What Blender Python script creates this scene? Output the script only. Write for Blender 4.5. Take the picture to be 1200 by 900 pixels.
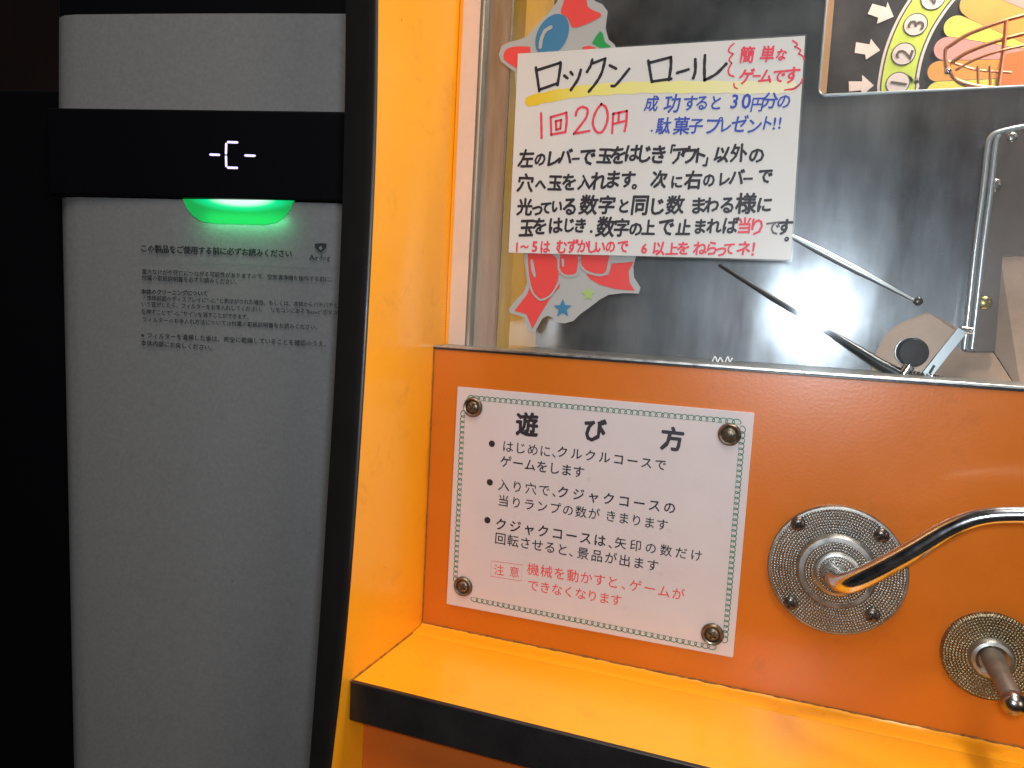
import bpy, bmesh, math, random
from mathutils import Vector, Matrix
random.seed(7)
for o in list(bpy.data.objects): bpy.data.objects.remove(o, do_unlink=True)
scene = bpy.context.scene
COL = scene.collection

# ------------------------------------------------------------------ camera
# World: X runs right along the orange control panel, Y into the cabinet, Z up; metres.
D = 0.36                       # lens to control panel
F = 910.8                      # focal length in pixels of the 1200 px wide photograph
RX = (0.93495356, 0.08113407, -0.34536808)
RV = (-0.05283387, 0.99448515, 0.0905973)
RN = (0.35081395, -0.06645714, 0.93408405)
CAM = Vector((0, -D, 0))
def c2w(c):
    return Vector((sum(c[i]*RX[i] for i in range(3)), sum(c[i]*RN[i] for i in range(3)), -sum(c[i]*RV[i] for i in range(3))))
cd = bpy.data.cameras.new('camera'); cam = bpy.data.objects.new('camera', cd); COL.objects.link(cam)
r, u, b = c2w((1,0,0)), c2w((0,-1,0)), c2w((0,0,-1))
M = Matrix((( r.x,u.x,b.x,CAM.x),(r.y,u.y,b.y,CAM.y),(r.z,u.z,b.z,CAM.z),(0,0,0,1)))
cam.matrix_world = M
cd.sensor_width = 36; cd.lens = 36*F/1200; cd.clip_start = .01; cd.clip_end = 100
scene.camera = cam

# ------------------------------------------------------------------ world and lamps
w = bpy.data.worlds.new('World'); scene.world = w; w.use_nodes = True
bg = w.node_tree.nodes['Background']; bg.inputs[0].default_value = (.55, .50, .48, 1); bg.inputs[1].default_value = .06
def area(name, loc, aim, size, power, col, sy=None):
    l = bpy.data.lights.new(name, 'AREA'); l.energy = power; l.color = col; l.size = size
    if sy: l.shape = 'RECTANGLE'; l.size_y = sy
    o = bpy.data.objects.new(name, l); COL.objects.link(o); o.location = loc
    o.rotation_euler = (Vector(aim)-Vector(loc)).to_track_quat('-Z', 'Y').to_euler(); return o
area('ceiling_lamp', (.10, -.75, 1.5), (-.05,-.05,0), .5, 20.5, (1,.91,.82), .9)
area('side_lamp', (1.3, -1.2, .5), (0,0,0), .5, 7.5, (1,.90,.80))
area('cabinet_lamp', (.12, .03, .30), (.06,.06,0), .12, 2.1, (1,.92,.82), .03)
fl = bpy.data.lights.new('flash_lamp', 'AREA'); fl.shape='DISK'; fl.size = .022; fl.energy = 1.0; fl.color = (.80,.90,1)
fo = bpy.data.objects.new('flash_lamp', fl); COL.objects.link(fo); fo.location = (.009, -D+.002, .012)
fo.rotation_euler = (math.radians(90),0,0)

scene.view_settings.view_transform = 'Standard'; scene.view_settings.look = 'None'
scene.view_settings.exposure = -.06; scene.view_settings.gamma = 1
scene.cycles.max_bounces = 8; scene.cycles.transparent_max_bounces = 16
scene.cycles.caustics_reflective = False; scene.cycles.caustics_refractive = False

# ------------------------------------------------------------------ helpers
def ray(px, py): return c2w(((px-600)/F, (py-450)/F, 1.0))
FRAME = None                    # when set, points are given in a turned object's own frame
def PY(px, py, Y=0):
    if FRAME:
        o, Rm = FRAME; c = Rm @ (CAM-o); d = Rm @ ray(px, py); t = (Y-c.y)/d.y; return c + d*t
    d = ray(px, py); t = (Y+D)/d.y; return CAM + d*t
def PX(px, py, X):
    d = ray(px, py); t = X/d.x; return CAM + d*t
def PZ(px, py, Z):
    d = ray(px, py); t = Z/d.z; return CAM + d*t

class MB:
    def __init__(s): s.v=[]; s.f=[]; s.sm=[]
    def add(s, vs, fs, smooth=False):
        n=len(s.v); s.v += [tuple(q) for q in vs]; s.f += [tuple(i+n for i in f) for f in fs]; s.sm += [smooth]*len(fs); return s
    def box(s, a, b, bev=0):
        bm = bmesh.new(); bmesh.ops.create_cube(bm, size=1)
        for v in bm.verts: v.co = Vector(((a[0]+b[0])/2+v.co.x*abs(b[0]-a[0]), (a[1]+b[1])/2+v.co.y*abs(b[1]-a[1]), (a[2]+b[2])/2+v.co.z*abs(b[2]-a[2])))
        if bev: bmesh.ops.bevel(bm, geom=bm.edges[:], offset=bev, segments=3, affect='EDGES', profile=.5)
        bm.verts.index_update(); s.add([v.co.copy() for v in bm.verts], [[v.index for v in f.verts] for f in bm.faces]); bm.free(); return s
    def prism(s, pts, y0, y1):      # polygon of (x,z) on y0 (front) .. y1
        n=len(pts); vs=[(p[0],y0,p[1]) for p in pts]+[(p[0],y1,p[1]) for p in pts]
        s.add(vs, [tuple(range(n)), tuple(range(2*n-1,n-1,-1))]+[(i,i+n,(i+1)%n+n,(i+1)%n) for i in range(n)]); return s
    def flat(s, pts): s.add(pts, [tuple(range(len(pts)))]); return s
    def tube(s, pts, rad, seg=16, cap=True):
        pts=[Vector(p) for p in pts]; n=len(pts)
        rad = rad if isinstance(rad,(list,tuple)) else [rad]*n
        vs=[]; up=None
        for i,p in enumerate(pts):
            t=(pts[min(i+1,n-1)]-pts[max(i-1,0)]).normalized()
            if up is None: up = t.orthogonal().normalized()
            up=(up-t*up.dot(t)).normalized(); sd=t.cross(up)
            for k in range(seg):
                a=2*math.pi*k/seg; vs.append(p+(up*math.cos(a)+sd*math.sin(a))*rad[i])
        fs=[(i*seg+k, i*seg+(k+1)%seg, (i+1)*seg+(k+1)%seg, (i+1)*seg+k) for i in range(n-1) for k in range(seg)]
        if cap: fs += [tuple(range(seg))[::-1], tuple(range((n-1)*seg, n*seg))]
        s.add(vs, fs, True); return s
    def lathe(s, c, prof, seg=64, ax=None):       # prof: (radius, height out of the panel towards the viewer)
        c=Vector(c); n=len(prof); vs=[]
        for rr,h in prof:
            for k in range(seg):
                a=2*math.pi*k/seg; vs.append(c+Vector((rr*math.cos(a), -h, rr*math.sin(a))))
        fs=[(i*seg+k, i*seg+(k+1)%seg, (i+1)*seg+(k+1)%seg, (i+1)*seg+k) for i in range(n-1) for k in range(seg)]
        fs.append(tuple(range((n-1)*seg,n*seg)))
        s.add(vs,fs,True); return s
    def ribbon(s, pts, wd, closed=False, caps=True):   # flat ribbon lying in a plane of constant y, coords Vector
        n=len(pts); wl = wd if isinstance(wd,(list,tuple)) else [wd]*n
        L=[];R=[]
        for i in range(n):
            a=pts[(i-1)%n] if closed else pts[max(i-1,0)]; c_=pts[(i+1)%n] if closed else pts[min(i+1,n-1)]
            t=(c_-a); t.y=0
            if t.length<1e-9: t=Vector((1,0,0))
            t.normalize(); nn=Vector((-t.z,0,t.x))*wl[i]/2
            L.append(pts[i]+nn); R.append(pts[i]-nn)
        vs=L+R; m=n if closed else n-1
        s.add(vs,[(i,(i+1)%n,n+(i+1)%n,n+i) for i in range(m)])
        if caps and not closed:
            for e,(p,q) in enumerate(((pts[0],pts[1]),(pts[-1],pts[-2]))):
                wv=wl[0] if e==0 else wl[-1]; t=(p-q); t.y=0; t.normalize(); nn=Vector((-t.z,0,t.x))
                s.flat([p+(nn*math.cos(a)+t*math.sin(a))*wv/2 for a in [math.pi*k/8 for k in range(9)]])
        return s
    def disc(s, c, rr, seg=40, sx=1, sz=1, rot=0):
        ca,sa=math.cos(rot),math.sin(rot)
        s.flat([Vector((c[0]+ca*rr*sx*math.cos(a)-sa*rr*sz*math.sin(a), c[1], c[2]+sa*rr*sx*math.cos(a)+ca*rr*sz*math.sin(a))) for a in [2*math.pi*k/seg for k in range(seg)]]); return s
    def build(s, name, mat, parent=None, auto=True):
        m=bpy.data.meshes.new(name); m.from_pydata(s.v,[],s.f); m.update()
        if any(s.sm): m.polygons.foreach_set('use_smooth', s.sm)
        o=bpy.data.objects.new(name,m); COL.objects.link(o); m.materials.append(mat)
        if any(s.sm):
            m.set_sharp_from_angle(angle=math.radians(35))
        if parent:
            o.parent=parent
            if not FRAME: o.matrix_parent_inverse = parent.matrix_world.inverted()
        return o
def tag(o, label=None, cat=None, group=None, kind=None):
    for k,v in (('label',label),('category',cat),('group',group),('kind',kind)):
        if v: o[k]=v
    return o
def empty(name, loc):
    o=bpy.data.objects.new(name,None); COL.objects.link(o); o.location=loc; o.empty_display_size=.02
    o.matrix_world = Matrix.Translation(loc); return o
def smooth(pts, k=6):
    out=[]; n=len(pts)
    for i in range(n-1):
        p0=pts[max(i-1,0)];p1=pts[i];p2=pts[i+1];p3=pts[min(i+2,n-1)]
        for j in range(k):
            t=j/k; out.append(tuple(.5*((2*b_)+(-a_+c_)*t+(2*a_-5*b_+4*c_-d_)*t*t+(-a_+3*b_-3*c_+d_)*t**3) for a_,b_,c_,d_ in zip(p0,p1,p2,p3)))
    out.append(tuple(pts[-1])); return out

# ------------------------------------------------------------------ materials
def nodes(name):
    m=bpy.data.materials.new(name); m.use_nodes=True; nt=m.node_tree; return m,nt,nt.nodes['Principled BSDF']
def mat(name, col, rough=.5, metal=0, coat=0, var=0, vscale=20, bump=0, bscale=400, spec=.5, stretch=None, rvar=0, coatr=.1):
    m,nt,p=nodes(name)
    p.inputs['Base Color'].default_value=(*col,1); p.inputs['Roughness'].default_value=rough; p.inputs['Metallic'].default_value=metal
    p.inputs['Coat Weight'].default_value=coat; p.inputs['Coat Roughness'].default_value=coatr; p.inputs['Specular IOR Level'].default_value=spec
    N=nt.nodes.new; tc=N('ShaderNodeTexCoord'); mp=N('ShaderNodeMapping'); nt.links.new(tc.outputs['Object'],mp.inputs[0])
    if stretch: mp.inputs['Scale'].default_value=stretch
    if var or rvar:
        nz=N('ShaderNodeTexNoise'); nz.inputs['Scale'].default_value=vscale; nz.inputs['Detail'].default_value=6; nz.inputs['Roughness'].default_value=.6
        nt.links.new(mp.outputs[0],nz.inputs['Vector'])
        if var:
            cr=N('ShaderNodeValToRGB'); cr.color_ramp.elements[0].position=.3; cr.color_ramp.elements[1].position=.7
            cr.color_ramp.elements[0].color=(*[c*(1-var) for c in col],1); cr.color_ramp.elements[1].color=(*[min(1,c*(1+var)) for c in col],1)
            nt.links.new(nz.outputs[0],cr.inputs[0]); nt.links.new(cr.outputs[0],p.inputs['Base Color'])
        if rvar:
            mr=N('ShaderNodeMapRange'); mr.inputs[1].default_value=.3; mr.inputs[2].default_value=.7; mr.inputs[3].default_value=rough-rvar; mr.inputs[4].default_value=rough+rvar
            nt.links.new(nz.outputs[0],mr.inputs[0]); nt.links.new(mr.outputs[0],p.inputs['Roughness'])
    if bump:
        n2=N('ShaderNodeTexNoise'); n2.inputs['Scale'].default_value=bscale; n2.inputs['Detail'].default_value=3
        nt.links.new(mp.outputs[0],n2.inputs['Vector'])
        bp=N('ShaderNodeBump'); bp.inputs['Strength'].default_value=bump; bp.inputs['Distance'].default_value=.001
        nt.links.new(n2.outputs[0],bp.inputs['Height']); nt.links.new(bp.outputs[0],p.inputs['Normal'])
    return m
def emit(name, col, st):
    m,nt,p=nodes(name); p.inputs['Base Color'].default_value=(*col,1); p.inputs['Emission Color'].default_value=(*col,1); p.inputs['Emission Strength'].default_value=st; return m

def wear(m, amount, dark, sc=55):
    """scuffs, smudges and specks of grime worn into the surface"""
    nt=m.node_tree; N=nt.nodes.new; Lk=nt.links.new; p=nt.nodes['Principled BSDF']; src=p.inputs['Base Color'].links[0].from_socket
    tc=N('ShaderNodeTexCoord'); a=N('ShaderNodeTexNoise'); a.inputs['Scale'].default_value=sc; a.inputs['Detail'].default_value=9; a.inputs['Roughness'].default_value=.72; a.inputs['Distortion'].default_value=.8; Lk(tc.outputs['Object'],a.inputs['Vector'])
    r=N('ShaderNodeMapRange'); r.inputs[1].default_value=.57; r.inputs[2].default_value=.80; r.inputs[3].default_value=0; r.inputs[4].default_value=amount; Lk(a.outputs[0],r.inputs[0])
    v=N('ShaderNodeTexVoronoi'); v.inputs['Scale'].default_value=95; Lk(tc.outputs['Object'],v.inputs['Vector'])
    q=N('ShaderNodeMapRange'); q.inputs[1].default_value=.05; q.inputs[2].default_value=.09; q.inputs[3].default_value=.55; q.inputs[4].default_value=0; Lk(v.outputs['Distance'],q.inputs[0])
    w_=N('ShaderNodeTexWhiteNoise'); Lk(v.outputs['Position'],w_.inputs['Vector']); g=N('ShaderNodeMath'); g.operation='GREATER_THAN'; g.inputs[1].default_value=.95; Lk(w_.outputs['Value'],g.inputs[0])
    k=N('ShaderNodeMath'); k.operation='MULTIPLY_ADD'; Lk(q.outputs[0],k.inputs[0]); Lk(g.outputs[0],k.inputs[1]); Lk(r.outputs[0],k.inputs[2])
    x=N('ShaderNodeMix'); x.data_type='RGBA'; x.clamp_factor=True; Lk(k.outputs[0],x.inputs['Factor']); Lk(src,x.inputs['A']); x.inputs['B'].default_value=(*dark,1); Lk(x.outputs['Result'],p.inputs['Base Color'])
ORANGE = mat('orange_laminate', (.50,.124,.008), .32, coat=.3, var=.06, vscale=14, bump=.05, bscale=700, rvar=.05, coatr=.12)
YELLOW = mat('yellow_laminate', (.82,.320,.006), .38, coat=.35, var=.05, vscale=10, bump=.05, bscale=600, rvar=.06, coatr=.2)
LOWER  = mat('orange_lower_board', (.50,.105,.012), .45, coat=.1, var=.12, vscale=20)
wear(ORANGE,.5,(.25,.07,.01)); wear(YELLOW,.45,(.40,.14,.01))
BLACKT = mat('black_vinyl_edging', (.012,.010,.010), .34, var=.3, vscale=60, bump=.08, bscale=900)
BROWNT = mat('dark_brown_edging', (.006,.004,.004), .42, coat=.05, var=.2, vscale=60)
BEIGE  = mat('beige_plastic', (.62,.46,.36), .5, var=.06, vscale=60)
ALU    = mat('aluminium', (.29,.285,.28), .46, 1, var=.12, vscale=60, stretch=(6,6,.5), rvar=.06)
FRAMEM = mat('window_frame_aluminium', (.34,.31,.27), .42, .85, var=.15, vscale=60, stretch=(6,6,.5), rvar=.06)
STRIPM = mat('bright_strip_metal', (.62,.66,.68), .32, .7)
ALUD   = mat('dull_aluminium', (.46,.45,.42), .38, 1, var=.2, vscale=300, rvar=.1)
CHROME = mat('chrome', (.66,.66,.68), .17, 1, var=.1, vscale=200, rvar=.04)
DCHROME= mat('worn_chrome', (.42,.40,.38), .24, 1, var=.2, vscale=200, rvar=.08)
SATIN  = mat('satin_zinc', (.36,.35,.32), .42, 1, var=.2, vscale=200, rvar=.08)
COPPER = mat('copper_wire', (.70,.30,.16), .32, 1, var=.15, vscale=200)
COPPERT= mat('copper_coloured_trim', (.88,.44,.20), .4, 0)
SEAL   = mat('grimy_sealant', (.20,.085,.022), .8, var=.5, vscale=300, bump=.5, bscale=900)
ACRYL  = mat('white_acrylic', (.53,.465,.455), .28, coat=.25, var=.03, vscale=40)
PAPER  = mat('white_card', (.55,.54,.51), .45, coat=.3, var=.03, vscale=30, coatr=.25)
INK    = mat('black_ink', (.016,.011,.016), .5)
INKG   = mat('worn_grey_ink', (.12,.11,.12), .6)
RINK   = mat('red_ink', (.62,.045,.075), .5)
RPRINT = mat('red_print', (.60,.06,.05), .45)
BINK   = mat('blue_ink', (.03,.06,.33), .5)
GINK   = mat('green_print', (.04,.16,.09), .5)
FINK   = mat('faded_grey_print', (.48,.40,.37), .5)
SCREW  = mat('dark_bronze_screw', (.17,.135,.10), .38, .85, var=.4, vscale=500, rvar=.1)
SCREWB = mat('black_screw', (.10,.08,.065), .3, .7, var=.4, vscale=500)
BSCREW = mat('brass_screw', (.45,.36,.14), .35, 1)
STWHITE= mat('sticker_white', (.34,.345,.33), .5)
STRED  = mat('sticker_red', (.62,.050,.045), .5)
STBLUE = mat('sticker_blue', (.035,.16,.29), .5)
STGREEN= mat('sticker_green', (.012,.24,.05), .5)
STLIME = mat('sticker_lime', (.30,.42,.12), .5)
PURW   = mat('grey_white_plastic', (.165,.167,.170), .46, var=.10, vscale=500, bump=.06, bscale=1500)
PURB   = mat('glossy_black_plastic', (.002,.002,.003), .35, spec=.2)
PTXT   = mat('dark_grey_print', (.012,.012,.014), .6)
WALLM  = mat('dark_brown_wall', (.022,.012,.010), .7, var=.5, vscale=3)
BARTB  = mat('board_black', (.028,.025,.025), .4, var=.6, vscale=35)
APINK  = mat('pinkish_white_print', (.78,.64,.58), .5, var=.08, vscale=70)
ALIME  = mat('lime_print', (.62,.72,.10), .5, var=.08, vscale=70)
AYEL   = mat('yellow_print', (.85,.72,.10), .5, var=.08, vscale=70)
AORA   = mat('orange_print', (.80,.33,.06), .5, var=.08, vscale=70)
APNK   = mat('pink_print', (.80,.32,.27), .5, var=.08, vscale=70)
AORR   = mat('red_orange_print', (.78,.20,.05), .5)
ALINE  = mat('dark_line_print', (.10,.07,.06), .5)
BROD   = mat('black_rod_rubber', (.010,.010,.012), .35)
TAN    = mat('hand_reflection_tan', (.58,.38,.27), .5, .2, var=.3, vscale=18, rvar=.1)  # skin tone of a mirrored hand, put into the facets' colour
SMOKE  = mat('brown_smoked_plate', (.17,.13,.11), .35, .3, coat=.4, var=.25, vscale=30)
wear(PURW,.35,(.08,.08,.075),70); wear(ACRYL,.3,(.40,.34,.28),45)
for m_ in (BARTB,APINK,ALIME,AYEL,AORA,APNK,AORR):
    if not m_.node_tree.nodes['Principled BSDF'].inputs['Base Color'].links: continue
    wear(m_,.4,(.12,.09,.07),60)
LTXT   = emit('display_white_violet', (.66,.58,1.0), 1.15)

# highlighter, ink density falling off along the stroke
HIGH,nt,p=nodes('yellow_highlighter')
tc=nt.nodes.new('ShaderNodeTexCoord'); sx=nt.nodes.new('ShaderNodeSeparateXYZ'); mr=nt.nodes.new('ShaderNodeMapRange'); cr=nt.nodes.new('ShaderNodeValToRGB')
nt.links.new(tc.outputs['Object'],sx.inputs[0]); nt.links.new(sx.outputs[0],mr.inputs[0]); mr.inputs[1].default_value=-.142; mr.inputs[2].default_value=-.02
nt.links.new(mr.outputs[0],cr.inputs[0]); nt.links.new(cr.outputs[0],p.inputs['Base Color'])
e=cr.color_ramp.elements; e[0].color=(.60,.40,.012,1); e[1].color=(.66,.62,.42,1); e.new(.12).color=(.62,.46,.03,1); e.new(.3).color=(.64,.58,.15,1); e.new(.7).color=(.66,.62,.26,1)

# brushed, dusty steel plate inside the window
PLATE,nt,p=nodes('brushed_steel_plate'); N=nt.nodes.new; Lk=nt.links.new
p.inputs['Metallic'].default_value=1
tc=N('ShaderNodeTexCoord'); mp=N('ShaderNodeMapping'); mp.inputs['Scale'].default_value=(1,1,.8); Lk(tc.outputs['Object'],mp.inputs[0])
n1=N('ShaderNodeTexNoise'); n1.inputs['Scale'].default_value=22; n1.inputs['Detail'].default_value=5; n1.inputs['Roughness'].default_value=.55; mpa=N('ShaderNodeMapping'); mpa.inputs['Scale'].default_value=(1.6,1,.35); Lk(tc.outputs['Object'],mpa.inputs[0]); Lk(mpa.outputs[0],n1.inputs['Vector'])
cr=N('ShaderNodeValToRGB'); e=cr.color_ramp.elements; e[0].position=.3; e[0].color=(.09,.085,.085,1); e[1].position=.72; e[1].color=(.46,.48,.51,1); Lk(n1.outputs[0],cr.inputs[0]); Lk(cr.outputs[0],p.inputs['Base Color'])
n2=N('ShaderNodeTexNoise'); n2.inputs['Scale'].default_value=70; n2.inputs['Detail'].default_value=8; n2.inputs['Roughness'].default_value=.7; Lk(mp.outputs[0],n2.inputs['Vector'])
mr=N('ShaderNodeMapRange'); mr.inputs[1].default_value=.3; mr.inputs[2].default_value=.7; mr.inputs[3].default_value=.31; mr.inputs[4].default_value=.39; Lk(n2.outputs[0],mr.inputs[0]); Lk(mr.outputs[0],p.inputs['Roughness'])
n3=N('ShaderNodeTexNoise'); n3.inputs['Scale'].default_value=260; n3.inputs['Detail'].default_value=4; mp3=N('ShaderNodeMapping'); mp3.inputs['Scale'].default_value=(.7,1,.9); Lk(tc.outputs['Object'],mp3.inputs[0]); Lk(mp3.outputs[0],n3.inputs['Vector'])
bp=N('ShaderNodeBump'); bp.inputs['Strength'].default_value=.025; bp.inputs['Distance'].default_value=.0006; Lk(n3.outputs[0],bp.inputs['Height']); Lk(bp.outputs[0],p.inputs['Normal'])
gz=N('ShaderNodeBsdfGlossy'); gz.inputs['Roughness'].default_value=.14; Lk(cr.outputs[0],gz.inputs[0]); Lk(bp.outputs[0],gz.inputs['Normal'])
mx=N('ShaderNodeMixShader'); mx.inputs[0].default_value=.68; Lk(p.outputs[0],mx.inputs[1]); Lk(gz.outputs[0],mx.inputs[2]); Lk(mx.outputs[0],nt.nodes['Material Output'].inputs[0])

# window glass: clear, faintly reflecting, dusty and scratched
GLASS,nt,p=nodes('dusty_window_glass'); N=nt.nodes.new; Lk=nt.links.new
out=nt.nodes['Material Output']
tr=N('ShaderNodeBsdfTransparent'); tr.inputs[0].default_value=(.93,.95,.94,1)
gl=N('ShaderNodeBsdfGlossy'); gl.inputs['Roughness'].default_value=.06; gl.inputs[0].default_value=(.9,.95,1,1)
df=N('ShaderNodeBsdfDiffuse'); df.inputs[0].default_value=(.8,.84,.86,1)
fr=N('ShaderNodeFresnel'); fr.inputs[0].default_value=1.5
m1=N('ShaderNodeMixShader'); Lk(fr.outputs[0],m1.inputs[0]); Lk(tr.outputs[0],m1.inputs[1]); Lk(gl.outputs[0],m1.inputs[2])
tc=N('ShaderNodeTexCoord')
d1=N('ShaderNodeTexNoise'); d1.inputs['Scale'].default_value=1500; d1.inputs['Detail'].default_value=5; Lk(tc.outputs['Object'],d1.inputs['Vector'])
d2=N('ShaderNodeTexNoise'); d2.inputs['Scale'].default_value=25; d2.inputs['Detail'].default_value=6; Lk(tc.outputs['Object'],d2.inputs['Vector'])
a1=N('ShaderNodeMapRange'); a1.inputs[1].default_value=.60; a1.inputs[2].default_value=.78; a1.inputs[3].default_value=0; a1.inputs[4].default_value=.35; Lk(d1.outputs[0],a1.inputs[0])
a2=N('ShaderNodeMapRange'); a2.inputs[1].default_value=.35; a2.inputs[2].default_value=.75; a2.inputs[3].default_value=.008; a2.inputs[4].default_value=.075; Lk(d2.outputs[0],a2.inputs[0])
ml=N('ShaderNodeMath'); ml.operation='MULTIPLY_ADD'; Lk(a1.outputs[0],ml.inputs[0]); ml.inputs[1].default_value=.5; Lk(a2.outputs[0],ml.inputs[2])
m2=N('ShaderNodeMixShader'); Lk(ml.outputs[0],m2.inputs[0]); Lk(m1.outputs[0],m2.inputs[1]); Lk(df.outputs[0],m2.inputs[2]); Lk(m2.outputs[0],out.inputs[0])
# clear film used for the sign's sleeve and the purifier's label
FILM,nt,p=nodes('clear_film'); N=nt.nodes.new; Lk=nt.links.new
out=nt.nodes['Material Output']; tr=N('ShaderNodeBsdfTransparent'); gl=N('ShaderNodeBsdfGlossy'); gl.inputs['Roughness'].default_value=.25
df=N('ShaderNodeBsdfDiffuse'); df.inputs[0].default_value=(.7,.78,.76,1)
m1=N('ShaderNodeMixShader'); m1.inputs[0].default_value=.06; Lk(tr.outputs[0],m1.inputs[1]); Lk(gl.outputs[0],m1.inputs[2])
m2=N('ShaderNodeMixShader'); m2.inputs[0].default_value=.07; Lk(m1.outputs[0],m2.inputs[1]); Lk(df.outputs[0],m2.inputs[2]); Lk(m2.outputs[0],out.inputs[0])

# stippled cast plate of the crank
def stipple(name, ca, cb, ctr, pitch, strength, rough):
    m,nt,p=nodes(name); N=nt.nodes.new; Lk=nt.links.new
    p.inputs['Metallic'].default_value=1; p.inputs['Roughness'].default_value=rough
    def mth(op,a,b=None,c=None):
        q=N('ShaderNodeMath'); q.operation=op
        for k,v in enumerate((a,b,c)):
            if v is None: continue
            if isinstance(v,(int,float)): q.inputs[k].default_value=v
            else: Lk(v,q.inputs[k])
        return q.outputs[0]
    tc=N('ShaderNodeTexCoord'); sp=N('ShaderNodeSeparateXYZ'); Lk(tc.outputs['Object'],sp.inputs[0])
    x=mth('SUBTRACT',sp.outputs[0],ctr.x); z=mth('SUBTRACT',sp.outputs[2],ctr.z)
    r_=mth('DIVIDE',mth('SQRT',mth('ADD',mth('MULTIPLY',x,x),mth('MULTIPLY',z,z))),pitch)
    a=mth('ADD',mth('DIVIDE',mth('ARCTAN2',z,x),2*math.pi),.5)
    ri=mth('ADD',mth('FLOOR',r_),.5); fr=mth('SUBTRACT',mth('FRACT',r_),.5)
    nj=N('ShaderNodeTexNoise'); nj.inputs['Scale'].default_value=450; Lk(tc.outputs['Object'],nj.inputs['Vector'])
    fa=mth('SUBTRACT',mth('FRACT',mth('MULTIPLY',a,mth('ROUND',mth('MULTIPLY',ri,6.283)))),.5)
    fr=mth('ADD',fr,mth('MULTIPLY',mth('SUBTRACT',nj.outputs[0],.5),.9))
    d=mth('SQRT',mth('ADD',mth('MULTIPLY',fr,fr),mth('MULTIPLY',fa,fa)))
    mr=N('ShaderNodeMapRange'); mr.inputs[1].default_value=0; mr.inputs[2].default_value=.5; mr.inputs[3].default_value=1; mr.inputs[4].default_value=0; mr.interpolation_type='SMOOTHSTEP'; Lk(d,mr.inputs[0])
    nz=N('ShaderNodeTexNoise'); nz.inputs['Scale'].default_value=90; nz.inputs['Detail'].default_value=4; Lk(tc.outputs['Object'],nz.inputs['Vector'])
    bp=N('ShaderNodeBump'); bp.inputs['Strength'].default_value=strength; bp.inputs['Distance'].default_value=.0006; Lk(mr.outputs[0],bp.inputs['Height']); Lk(bp.outputs[0],p.inputs['Normal'])
    cr=N('ShaderNodeValToRGB'); cr.color_ramp.elements[0].color=(*ca,1); cr.color_ramp.elements[1].color=(*cb,1)
    Lk(mth('MULTIPLY',mr.outputs[0],mth('MULTIPLY_ADD',nz.outputs[0],1.4,.1)),cr.inputs[0]); Lk(cr.outputs[0],p.inputs['Base Color'])
    return m
STIP  = stipple('stippled_zinc_plate', (.20,.195,.18), (.42,.41,.38), PY(980,667,0), .00118, .6, .36)
STIPB = stipple('stippled_brass_plate', (.19,.16,.10), (.42,.35,.24), PY(1160,768,0), .00118, .65, .36)

# ------------------------------------------------------------------ lettering
_g={}
def glyph(ch, off=0, res=2):
    k=(ch,off,res)
    if k not in _g:
        c=bpy.data.curves.new('glyph','FONT'); c.body=ch; c.offset=off; c.resolution_u=res
        o=bpy.data.objects.new('glyph',c); COL.objects.link(o); bpy.context.view_layer.update()
        m=bpy.data.meshes.new_from_object(o)
        vs=[(v.co.x,v.co.y) for v in m.vertices]; fs=[tuple(p.vertices) for p in m.polygons]
        bpy.data.objects.remove(o); bpy.data.curves.remove(c); bpy.data.meshes.remove(m)
        if vs and ord(ch)<256:      # centre narrow characters in a full cell
            cx=(min(v[0] for v in vs)+max(v[0] for v in vs))/2; vs=[(v[0]-cx+.5,v[1]) for v in vs]
        _g[k]=(vs,fs)
    return _g[k]
def put(mb, ch, px, py, Y, h, ang=0, sx=1, shear=0, off=0, res=2, udir=None):
    """One character, centred at the photo point (px,py) on the plane Y; h is its em height in photo pixels."""
    if ch in ' 　': return
    c=PY(px,py,Y); size=(PY(px,py-h/2,Y)-PY(px,py+h/2,Y)).length
    u=udir if udir else (PY(px+5,py,Y)-PY(px-5,py,Y)).normalized()
    ca,sa=math.cos(ang),math.sin(ang); uu=Vector((u.x*ca-u.z*sa,0,u.x*sa+u.z*ca)); vv=Vector((-uu.z,0,uu.x))
    vs,fs=glyph(ch,0,res)
    sh=[(0,0)] if off<.004 else ([(off,0),(-off,0),(0,off),(0,-off)] if off<.02 else [(off*math.cos(a*math.pi/4),off*math.sin(a*math.pi/4)) for a in range(8)])
    for i,(dx,dy) in enumerate(sh):       # the pen's width: the same outline laid down a few times, each a hair above the last
        mb.add([c+Vector((0,-4e-6*i,0))+uu*((x+dx-.5)*size*sx+(y-.38)*size*shear)+vv*((y+dy-.38)*size) for x,y in vs],fs)
def line(text, a, b, h, Y, mb, sx=1, off=0, res=2, jit=0):
    n=len(text); A=PY(*a,Y); B=PY(*b,Y); ud=(B-A).normalized() if n>1 else None
    wt=[.5 if ord(c_)<256 else 1 for c_ in text]; cum=[sum(wt[:i])+wt[i]/2 for i in range(n)]
    for i,ch in enumerate(text):
        t=(cum[i]-cum[0])/(cum[-1]-cum[0]) if n>1 else 0
        put(mb,ch,a[0]+(b[0]-a[0])*t,a[1]+(b[1]-a[1])*t,Y,h,0,sx,0,off,res,ud)
def strokes(mb, lst, conv, wpx, Y, sm=True):
    for s_ in lst:
        p=[conv(x,y) for x,y in s_]
        if sm and len(p)>2: p=smooth(p,5)
        P=[PY(x,y,Y) for x,y in p]
        ww=(PY(p[0][0]+wpx/2,p[0][1],Y)-PY(p[0][0]-wpx/2,p[0][1],Y)).length
        mb.ribbon(P,[ww*(1+.10*math.sin(i*1.7+x)) for i,_ in enumerate(P)])
def poly(pts, Y, sm=0):
    if sm: pts=smooth(list(pts)+[pts[0]],sm)[:-1]
    return [PY(x,y,Y) for x,y in pts]

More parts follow.
